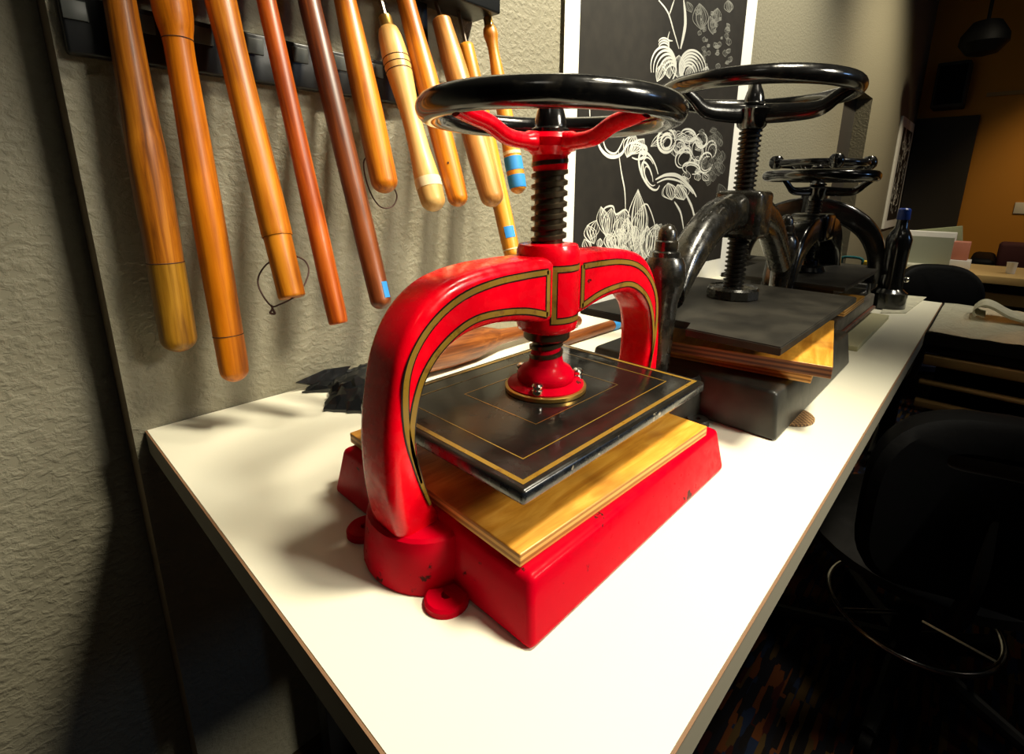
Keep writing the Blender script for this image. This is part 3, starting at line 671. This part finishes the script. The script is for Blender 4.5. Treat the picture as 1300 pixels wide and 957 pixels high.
p0 = ony(1150, 148, WY)
sp_ = thing('flower_print', 'small narrow framed print far along the grey wall', 'print', (6.4, WY, .6))
bm = BM(); box(bm, 6.0, 6.78, WY-.020, WY-.001, .02, 1.06); wchild('frame', bm, M['paper'], sp_, smooth=0)
bm = BM(); box(bm, 6.10, 6.68, WY-.024, WY-.0205, .10, .97); wchild('ink_panel', bm, M['ink'], sp_, smooth=0)
bm = BM(); rs = random.Random(5)
for k in range(60):
    x = rs.uniform(6.16, 6.62); z = rs.uniform(.14, .9); q = rs.uniform(0, 6.28); l = rs.uniform(.04, .12)
    ribbon(bm, spline([Vector((x, WY-.0246-.0001*(k % 9), z)), Vector((x+l*math.cos(q), WY-.0246-.0001*(k % 9), z+l*.3)), Vector((x+l*math.cos(q)*.6, WY-.0246-.0001*(k % 9), z+l))], 4), .016)
wchild('etched_leaves', bm, M['line'], sp_, smooth=0)

# ------------------------------------------------------------------ things lying on the table
def lying(name, label, cat, a, b, prof, mat, extra=None):
    A, B = Vector(a), Vector(b); d = B-A; o = thing(name, label, cat, A); x, y, z = frame_from(d); o.rotation_euler = Matrix((x, y, z)).transposed().to_euler()
    bm = BM(); L = d.length; lathe(bm, [(r, h*L) for r, h in prof], n=32); obj('shaft', bm, mat, o, smooth=60)
    return o, L
a = onz(528, 478, .0); b = onz(735, 414, 0)
lying('wooden_mallet', 'thick brown wooden mallet lying behind the red press arch', 'mallet', (a.x, a.y, .0445), (b.x, b.y, .016), [(.002, 0), (.030, .004), (.040, .03), (.040, .15), (.036, .27), (.026, .36), (.017, .43), (.0145, .55), (.015, .9), (.013, .99), (.002, 1)], W['brown'])
a = onz(690, 447, .0); b = onz(806, 410, 0)
o, L = lying('wooden_rod', 'brown wooden rod with blue tape lying behind the red press', 'tool', (a.x, a.y, .0135), (b.x, b.y, .0135), [(.002, 0), (.012, .005), (.0132, .05), (.0132, .95), (.012, .99), (.002, 1)], W['brown'])
bm = BM(); lathe(bm, [(.0136, L*.70), (.0136, L*.76)], n=32); obj('tape', bm, M['tape_blue'], o, label='blue tape ring')
# dark metal plate by wall
q = [onz(*p, 0) for p in [(747, 400), (800, 411), (830, 388), (778, 379)]]
bm = BM(); prism(bm, [(p.x, p.y) for p in q], .0005, .012, bev=.001); tag(obj('steel_plate', bm, M['platen2']), 'dark flat plate lying by the wall behind the red arch', 'plate')
# black plastic bag
bg = BM()
def crumple(bm, poly, zf, seed, nx=14, ny=14):
    rs = random.Random(seed); g = []
    for i in range(nx+1):
        row = []
        for j in range(ny+1):
            u, v = i/nx, j/ny
            p = (Vector(poly[0])*(1-u)+Vector(poly[1])*u)*(1-v)+(Vector(poly[3])*(1-u)+Vector(poly[2])*u)*v
            e = min(u, 1-u, v, 1-v)
            row.append(Vector((p.x+rs.uniform(-.004, .004), p.y+rs.uniform(-.004, .004), p.z+zf(u, v)+rs.uniform(0, .009)*(1 if e > 0 else .2))))
        g.append(row)
    top = [[bm.verts.new(p) for p in r] for r in g]; bot = [[bm.verts.new((p.x, p.y, max(.0006, p.z-.006-.9*zf(i/nx, j/ny)))) for j, p in enumerate(r)] for i, r in enumerate(g)]
    for i in range(nx):
        for j in range(ny):
            bm.faces.new((top[i][j], top[i+1][j], top[i+1][j+1], top[i][j+1])); bm.faces.new((bot[i][j+1], bot[i+1][j+1], bot[i+1][j], bot[i][j]))
    for i in range(nx):
        bm.faces.new((top[i][0], bot[i][0], bot[i+1][0], top[i+1][0])); bm.faces.new((top[i+1][ny], bot[i+1][ny], bot[i][ny], top[i][ny]))
    for j in range(ny):
        bm.faces.new((top[0][j+1], bot[0][j+1], bot[0][j], top[0][j])); bm.faces.new((top[nx][j], bot[nx][j], bot[nx][j+1], top[nx][j+1]))
c = [onz(411, 519, .004), onz(500, 526, .004), onz(520, 478, .004), onz(423, 492, .004)]
crumple(bg, c, lambda u, v: .030*math.sin(PI*min(1, u*1.0))*math.sin(PI*v)**.7+.012*v, 4)
bago = thing('plastic_bag', 'crumpled black plastic bag lying left of the red arch', 'bag')
obj('bag_body', bg, M['plastic'], bago, smooth=20)
bm = BM(); fl = [(376, 485, .0), (412, 469, .0), (446, 464, .0), (436, 476, 0), (405, 489, 0)]
pts = [onx(376, 485, .40)] if False else None
ys = [.838, .832, .80, .80, .825]
P3 = [ony(u, v, yy) for (u, v, _), yy in zip(fl, ys)]
tp = [bm.verts.new(p) for p in P3]; bt = [bm.verts.new(p+Vector((0, .004, -.003))) for p in P3]; n = len(P3)
bm.faces.new(tp); bm.faces.new(list(reversed(bt)))
for i in range(n): bm.faces.new((tp[i], bt[i], bt[(i+1) % n], tp[(i+1) % n]))
crumple(bm, [onz(383, 497, .003), onz(470, 497, .003), onz(500, 466, .003), onz(400, 487, .003)], lambda u, v: .022*math.sin(PI*v)*u+.010*u, 9)
obj('bag_flap', bm, M['plastic'], bago, smooth=20)

# sheets near the far end
q = [onz(*p, 0) for p in [(1118, 398), (1150, 398), (1176, 378), (1130, 374)]]
bm = BM(); prism(bm, [(p.x, p.y) for p in q], .0004, .003); tag(obj('paper_sheet', bm, M['linen']), 'pale sheet under the blue-capped bottle', 'paper')

# small teal-handled tool on a black case behind presses
cs = thing('tool_case', 'long flat black case lying beyond the far presses', 'case', (2.045, .40, 0))
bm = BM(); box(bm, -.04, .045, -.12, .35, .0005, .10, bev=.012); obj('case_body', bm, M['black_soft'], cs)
a = ony(1107, 327, .30)
tl = thing('scissors', 'teal-handled scissors with yellow tag lying on the black case', 'scissors', (2.045, .34, .1012))
bm = BM(); tube(bm, spline([(.0, .05, .004), (.0, .048, .024), (.0, .02, .028), (.0, -.01, .024), (.0, -.014, .006)], 6), .0045, 10); obj('grip', bm, M['teal'], tl)
bm = BM(); box(bm, -.01, .01, -.048, -.018, .0, .020, bev=.002); obj('tag', bm, M['yellow'], tl)

# ------------------------------------------------------------------ second worktable with plastic sheets
TZ = 0.0
T2 = thing('work_counter', 'dark-railed counter under clear plastic sheets beyond the white table', 'counter', (1.9, -.55, FZ))
bm = BM(); box(bm, 1.60, 2.105, -1.3, .090, -.03, 0.0); wchild('countertop', bm, M['steel_dark'], T2, smooth=0)
for z0, z1, xx in ((-.056, -.031, 1.615), (-.086, -.060, 1.605), (-.140, -.131, 1.605), (-.202, -.184, 1.60), (-.40, -.37, 1.61)):
    bm = BM(); box(bm, xx, xx+.03, -1.28, .085, z0, z1, bev=.003); wchild('rail', bm, M['rail'] if z0 < -.06 else M['steel_dark'], T2)
bm = BM(); box(bm, 1.72, 2.08, -1.28, .06, FZ+.002, -.04); wchild('cabinet', bm, M['black_soft'], T2, smooth=0)
for (x0, x1, y0, y1, z) in ((1.604, 2.095, -.145, .086, .001), (1.604, 2.10, -.42, -.115, .005), (1.606, 2.09, -.75, -.40, .003)):
    bm = BM(); nx, ny = 12, 8; rs = random.Random(int(x1*100)); vs = [[bm.verts.new((x0+(x1-x0)*i/nx, y0+(y1-y0)*j/ny, z+rs.uniform(0, .004))) for j in range(ny+1)] for i in range(nx+1)]
    vb = [[bm.verts.new((v.co.x, v.co.y, v.co.z-.0012)) for v in r] for r in vs]
    for i in range(nx):
        for j in range(ny): bm.faces.new((vs[i][j], vs[i+1][j], vs[i+1][j+1], vs[i][j+1])); bm.faces.new((vb[i][j+1], vb[i+1][j+1], vb[i+1][j], vb[i][j]))
    tag(obj('plastic_sheet', bm, M['film'], smooth=20), {-.145: 'clear plastic sheet on the counter nearest the white table', -.42: 'middle clear plastic sheet on the counter beneath the linen roll', -.75: 'crinkled clear plastic sheet at the counter\'s right end'}[y0], 'plastic sheet', 'clear plastic sheets on the counter')
# rolled linen: folded strip
bm = BM(); prof = [(.02, .006), (.0, .012), (-.004, .026), (.012, .040), (.035, .036), (.07, .018), (.11, .011), (.16, .020), (.22, .030), (.30, .028), (.36, .015)]
a = Vector((1.91, .004, .008)); sp = spline([Vector((0, -p[0], p[1]))for p in prof], 6)
for off in (0,):
    up = [[bm.verts.new(a+p+Vector((xx, 0, 0))) for xx in (-.06, .06)] for p in sp]; dn = [[bm.verts.new(a+p+Vector((xx, .004, -.006 if p.z > .01 else 0))) for xx in (-.06, .06)] for p in sp]
    for L in (up, dn):
        for p, q_ in zip(L, L[1:]): bm.faces.new((p[0], q_[0], q_[1], p[1]))
    for s in (0, 1):
        for p, q_, r, t_ in zip(up, up[1:], dn, dn[1:]): bm.faces.new((p[s], q_[s], t_[s], r[s]))
tag(obj('linen_roll', bm, M['linen']), 'curled pale linen strip on the plastic-covered counter', 'cloth')

# ------------------------------------------------------------------ far desk and what is on it
dk = thing('desk', 'pale wood-topped desk in front of the ochre wall', 'desk', (3.25, -.3, FZ))
bm = BM(); box(bm, 3.0, 3.47, -1.3, .42, -.035, .0, bev=.003); wchild('desktop', bm, M['desk'], dk)
bm = BM(); box(bm, 3.03, 3.05, -1.28, .40, -.40, -.30); box(bm, 3.10, 3.12, -1.28, .40, -.14, -.09); wchild('rail', bm, M['rail'], dk, smooth=0)
bm = BM(); box(bm, 3.38, 3.42, -1.28, .40, FZ+.002, -.035); wchild('back_panel', bm, M['dark_room'], dk, smooth=0)
for y in (-1.26, .38):
    bm = BM(); box(bm, 3.03, 3.40, y-.015, y+.015, FZ+.002, -.036); wchild('side_panel', bm, M['dark_room'], dk, smooth=0)
def at_x(u, v, x): return onx(u, v, x)
def boxthing(name, label, cat, x0, x1, u0, u1, z0, z1, mat, rz=0, bev=.003, face=None):
    ya = onx(u0, 330, x0).y; yb = onx(u1, 330, x0).y; cx, cy = (x0+x1)/2, (ya+yb)/2
    o = thing(name, label, cat, (cx, cy, z0), math.radians(rz)); w, d, h = (x1-x0)/2, abs(ya-yb)/2, z1-z0
    return o, w, d, h
o, w, d, h = boxthing('storage_crate', 'clear plastic storage crate on the pale desk', 'crate', 3.08, 3.36, 1148, 1206, .0005, .15, M['crate'])
for nm, a in (('front_wall', (-w, -w+.008, -d, d, .008, h)), ('back_wall', (w-.008, w, -d, d, .008, h)), ('side_wall', (-w+.008, w-.008, -d, -d+.008, .008, h)), ('side_wall', (-w+.008, w-.008, d-.008, d, .008, h)), ('bottom', (-w, w, -d, d, 0, .008))):
    bm = BM(); box(bm, *a); obj(nm, bm, M['crate'], o, smooth=0)
crate_y = o.location.y
def item(name, label, cat, x, u, z0, sx, sy, sz, mat, rx=0, rz=0, deco=None):
    y = onx(u, 330, x).y; o = thing(name, label, cat, (x, y, z0), math.radians(rz)); o.rotation_euler.x = math.radians(rx)
    bm = BM(); box(bm, -sx/2, sx/2, -sy/2, sy/2, 0, sz, bev=.003); obj('packet', bm, mat, o)
    if deco:
        bm = BM(); box(bm, -sx/2-.001, -sx/2-.0002, -sy*.38, sy*.2, sz*.25, sz*.8); obj('printed_patch', bm, deco, o, smooth=0)
    return o
item('packet', 'white packet with a purple-red stripe standing in the crate', 'packet', 3.16, 1175, .010, .05, .20, .162, M['pack_white'], deco=M['pack_red'])
item('card_folder', 'sage green folder leaning at the back of the crate', 'folder', 3.24, 1187, .010, .02, .22, .175, M['pack_green'], rx=-10)
item('packet', 'pink packet beside the crate on the pale desk', 'packet', 3.16, 1216, .047, .08, .07, .085, M['pack_pink'])
item('packet', 'small cream packet lying on the desk under the pink packet', 'packet', 3.16, 1216, .0005, .10, .10, .046, M['pack_white'])
item('paper_stack', 'pale paper stack at the left end of the desk', 'paper', 3.06, 1160, .0005, .10, .14, .02, M['linen'])
y = onx(1284, 340, 3.15).y
cup = thing('paper_cup', 'small white paper cup near the desk edge', 'cup', (3.15, y, .0005)); bm = BM(); lathe(bm, [(.014, 0), (.016, .001), (.019, .050), (.020, .052), (.018, .052), (.014, .004)], n=24); obj('cup_wall', bm, M['pack_white'], cup)
# far things behind the desk
sf = thing('sofa', 'dark maroon sofa against the ochre wall', 'sofa', (5.6, -.55, FZ))
bm = BM(); box(bm, -.35, .30, -.9, .52, .10, .42, bev=.04); obj('seat', bm, M['maroon'], sf)
bm = BM(); box(bm, .18, .38, -.9, .52, .40, .72, bev=.03); obj('backrest', bm, M['maroon'], sf)
for y in (-.98, .60):
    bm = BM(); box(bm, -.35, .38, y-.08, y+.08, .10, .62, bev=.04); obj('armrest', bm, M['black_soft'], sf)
for y in (-.9, .5):
    for x in (-.28, .3):
        bm = BM(); box(bm, x-.03, x+.03, y-.03, y+.03, .001, .101); obj('leg', bm, M['black_soft'], sf, smooth=0)
bm = BM(); box(bm, XF-.012, XF-.001, -.20, -.08, .18, .29, bev=.003); ou = tag(obj('wall_outlet', bm, M['pack_white']), 'white outlet plate on the ochre wall', 'outlet')
spk = thing('wall_speaker', 'dark boxy loudspeaker high in the corner above the dark door', 'speaker', (XF-.14, .60, 1.20))
bm = BM(); box(bm, -.12, .135, -.13, .13, 0, .42, bev=.01); obj('cabinet', bm, M['dark_room'], spk)
bm = BM(); box(bm, -.125, -.1205, -.11, .11, .03, .39); obj('grille', bm, M['black_soft'], spk, smooth=0)
lp = onx(1250, 48, 5.5)
cl = thing('ceiling_lamp', 'dark round pendant lamp under the black ceiling', 'lamp', (5.5, lp.y, CZ))
bm = BM(); lathe(bm, [(.01, -.001), (.01, CZ*-1+lp.z+.10-CZ*0)], n=12); bm.free()
bm = BM(); lathe(bm, [(.012, lp.z-CZ+.10), (.012, -.001)], n=12); obj('rod', bm, M['black_soft'], cl)
bm = BM(); lathe(bm, [(.02, lp.z-CZ+.13), (.09, lp.z-CZ+.11), (.15, lp.z-CZ+.02), (.155, lp.z-CZ-.04), (.10, lp.z-CZ-.11), (.02, lp.z-CZ-.13)], n=32); obj('shade', bm, M['black_soft'], cl)
# office chair at the far table (round back)
def chair(name, label, x, y, mat_b, mat_s, rz, back_z, seat_z, bw, bh, slot=False, ring=False, seat_shift=0):
    o = thing(name, label, 'chair', (x, y, FZ), rz)
    n = 40; bm = BM(); out = []
    for k in range(n):
        a = 2*PI*k/n; c, s = math.cos(a), math.sin(a)
        out.append((math.copysign(abs(c)**.62, c)*bw, math.copysign(abs(s)**.62, s)*bh))
    rings = []
    for t, sc in ((-.030, .90), (-.022, .98), (0, 1), (.022, .98), (.030, .90)):
        rings.append([Vector((-.02+t+.06*(abs(u)/bw)**2*-1, u*sc, back_z+w*sc)) for u, w in out])
    if slot:
        inn = [(math.cos(2*PI*k/n)**1*bw*.42 if False else math.copysign(abs(math.cos(2*PI*k/n))**.6, math.cos(2*PI*k/n))*bw*.42, bh*.55+math.copysign(abs(math.sin(2*PI*k/n))**.6, math.sin(2*PI*k/n))*bh*.10) for k in range(n)]
        ir = [[Vector((-.02+t-.06*(abs(u)/bw)**2, u, back_z+w)) for u, w in inn] for t in (.030, -.030)]
        loft(bm, rings+ir+[rings[0]], caps=False)
    else: loft(bm, rings)
    bmesh.ops.remove_doubles(bm, verts=bm.verts[:], dist=1e-5)
    obj('backrest', bm, mat_b, o, smooth=40)
    bm = BM(); lathe(bm, [(.05, seat_z-.05), (.20, seat_z-.045), (.235, seat_z-.02), (.235, seat_z), (.20, seat_z+.02), (.05, seat_z+.024)], o=(.24+seat_shift, 0, 0), n=36); obj('seat', bm, mat_s, o)
    bm = BM(); tube(bm, spline([(.20, 0, seat_z-.055), (.03, 0, seat_z-.05), (-.035, 0, seat_z+.06), (-.035, 0, back_z)], 6), .016, 10); obj('back_support', bm, M['steel_dark'], o)
    bm = BM(); lathe(bm, [(.028, .09), (.028, seat_z*.5), (.018, seat_z*.5+.01), (.018, seat_z-.05)], o=(.24, 0, 0), n=20); obj('column', bm, M['steel_dark'], o)
    for k in range(5):
        a = 2*PI*k/5+.3; bm = BM(); tube(bm, [(.24, 0, .09), (.24+.26*math.cos(a), .26*math.sin(a), .055)], [.022, .014], 10)
        lg = obj('leg', bm, M['steel_dark'], o)
        b2 = BM(); c_ = Vector((.24+.26*math.cos(a), .26*math.sin(a), .026)); lathe(b2, [(.012, -.012), (.025, -.010), (.025, .010), (.012, .012)], o=c_, d=(math.sin(a), -math.cos(a), 0), n=18); obj('caster', b2, M['black_soft'], lg)
    if ring:
        b2 = BM(); torus(b2, (.24, 0, .18), .16, .007, 64, 12)
        ro = obj('foot_ring', b2, M['chrome'], o, label='chrome foot ring')
        for k in range(3):
            a = 2*PI*k/3; b3 = BM(); tube(b3, [(.24+.02*math.cos(a), .02*math.sin(a), .17), (.24+.16*math.cos(a), .16*math.sin(a), .18)], .006, 8); obj('ring_spoke', b3, M['chrome'], ro)
    return o
cp = onx(1185, 365, 2.5)
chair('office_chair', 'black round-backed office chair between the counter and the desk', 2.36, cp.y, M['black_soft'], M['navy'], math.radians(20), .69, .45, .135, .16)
c1 = C0 + ray(1235, 615).normalized()*1.17; az = math.atan2(c1.y, c1.x)
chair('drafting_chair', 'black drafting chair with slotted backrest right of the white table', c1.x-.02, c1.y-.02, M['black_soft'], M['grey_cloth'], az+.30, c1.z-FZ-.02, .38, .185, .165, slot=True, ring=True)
# box under the table
bx = thing('cardboard_box', 'brown cardboard box under the near end of the white table', 'box', (.55, .52, FZ))
bm = BM(); box(bm, -.16, .16, -.2, .2, .001, .26, bev=.002); obj('carton', bm, M['cardboard'], bx)
bm = BM(); box(bm, -.16, .16, -.025, .025, .2605, .2612); obj('tape', bm, M['rail'], bx, smooth=0)

# ------------------------------------------------------------------ lights
def area(name, loc, target, power, size, col, size_y=None, spread=None):
    l = bpy.data.lights.new(name, 'AREA'); l.energy = power; l.size = size; l.color = col
    if size_y: l.shape = 'RECTANGLE'; l.size_y = size_y
    if spread: l.spread = math.radians(spread)
    o = bpy.data.objects.new(name, l); COL.objects.link(o); o.location = loc
    o.rotation_euler = (Vector(target)-Vector(loc)).to_track_quat('-Z', 'Y').to_euler(); return o
def spot(name, loc, target, power, angle, blend, size, col):
    l = bpy.data.lights.new(name, 'SPOT'); l.energy = power; l.spot_size = math.radians(angle); l.spot_blend = blend; l.shadow_soft_size = size; l.color = col
    o = bpy.data.objects.new(name, l); COL.objects.link(o); o.location = loc
    o.rotation_euler = (Vector(target)-Vector(loc)).to_track_quat('-Z', 'Y').to_euler(); return o
WARM = (1.0, .91, .70)
spot('ceiling_spot', (.80, -.22, 1.74), (.46, .38, .02), 225, 55, .9, .16, WARM)
area('front_fill', (1.15, -1.55, 1.25), (.50, .30, .10), 2.9, .45, (1, .93, .76), spread=42)  # unseen soft light added to brighten the front faces of the press
area('ceiling_fill', (.4, -.9, 2.3), (.5, .4, 0), 2, .4, (1, .92, .75))  # weak unseen fill added below the ceiling
area('window_light', (3.0, -3.4, 1.3), (1.0, .3, .35), 6, .5, (.30, .55, 1.0))
spot('far_spot', (5.6, -.9, 2.2), (XF, -.6, -.3), 90, 70, .8, .1, (1, .72, .36))
spot('wall_spot', (1.15, -.08, 1.85), (.95, .853, .80), 330, 54, .9, .07, WARM)
spot('mid_fill', (2.1, -.45, 2.25), (2.35, .85, .85), 320, 76, .9, .12, (1, .92, .74))  # unseen light added to brighten the grey wall and the large print
spot('passage_fill', (4.3, -.6, 2.25), (4.6, .85, .6), 210, 92, .9, .12, (1, .86, .60))  # unseen wash added to brighten the grey wall past the doorway
spot('counter_spot', (2.8, -1.3, 2.25), (2.6, -.6, 0), 75, 58, .9, .12, (1, .90, .70))
spot('aisle_fill', (.9, -1.7, 2.25), (1.85, -.35, -.12), 26, 26, .9, .12, (1, .85, .55))  # unseen light added to bring out the counter's front rails
area('rear_fill', (-1.0, -.5, 2.0), (.2, .4, -.1), 1.0, .4, (1, .92, .78))  # weak unseen fill added behind the camera to lift the table's near edge

w = bpy.data.worlds.new('World'); S.world = w; w.use_nodes = True
w.node_tree.nodes['Background'].inputs[0].default_value = (.05, .05, .05, 1); w.node_tree.nodes['Background'].inputs[1].default_value = .3

# ------------------------------------------------------------------ camera
cam = bpy.data.cameras.new('camera'); co = bpy.data.objects.new('camera', cam); COL.objects.link(co)
cam.sensor_width = 36; cam.sensor_fit = 'HORIZONTAL'; cam.lens = F*36/1300
cam.shift_x = (650-PPX)/1300; cam.shift_y = (PPY-478.5)/1300
cam.clip_start = .01
R = RW; m = Matrix((R @ Vector((1, 0, 0)), R @ Vector((0, -1, 0)), R @ Vector((0, 0, -1)))).transposed().to_4x4(); m.translation = C0
co.matrix_world = m
S.camera = co
S.view_settings.view_transform = 'Standard'; S.view_settings.look = 'None'; S.view_settings.gamma = 1; S.view_settings.exposure = 0
S.view_settings.use_curve_mapping = False
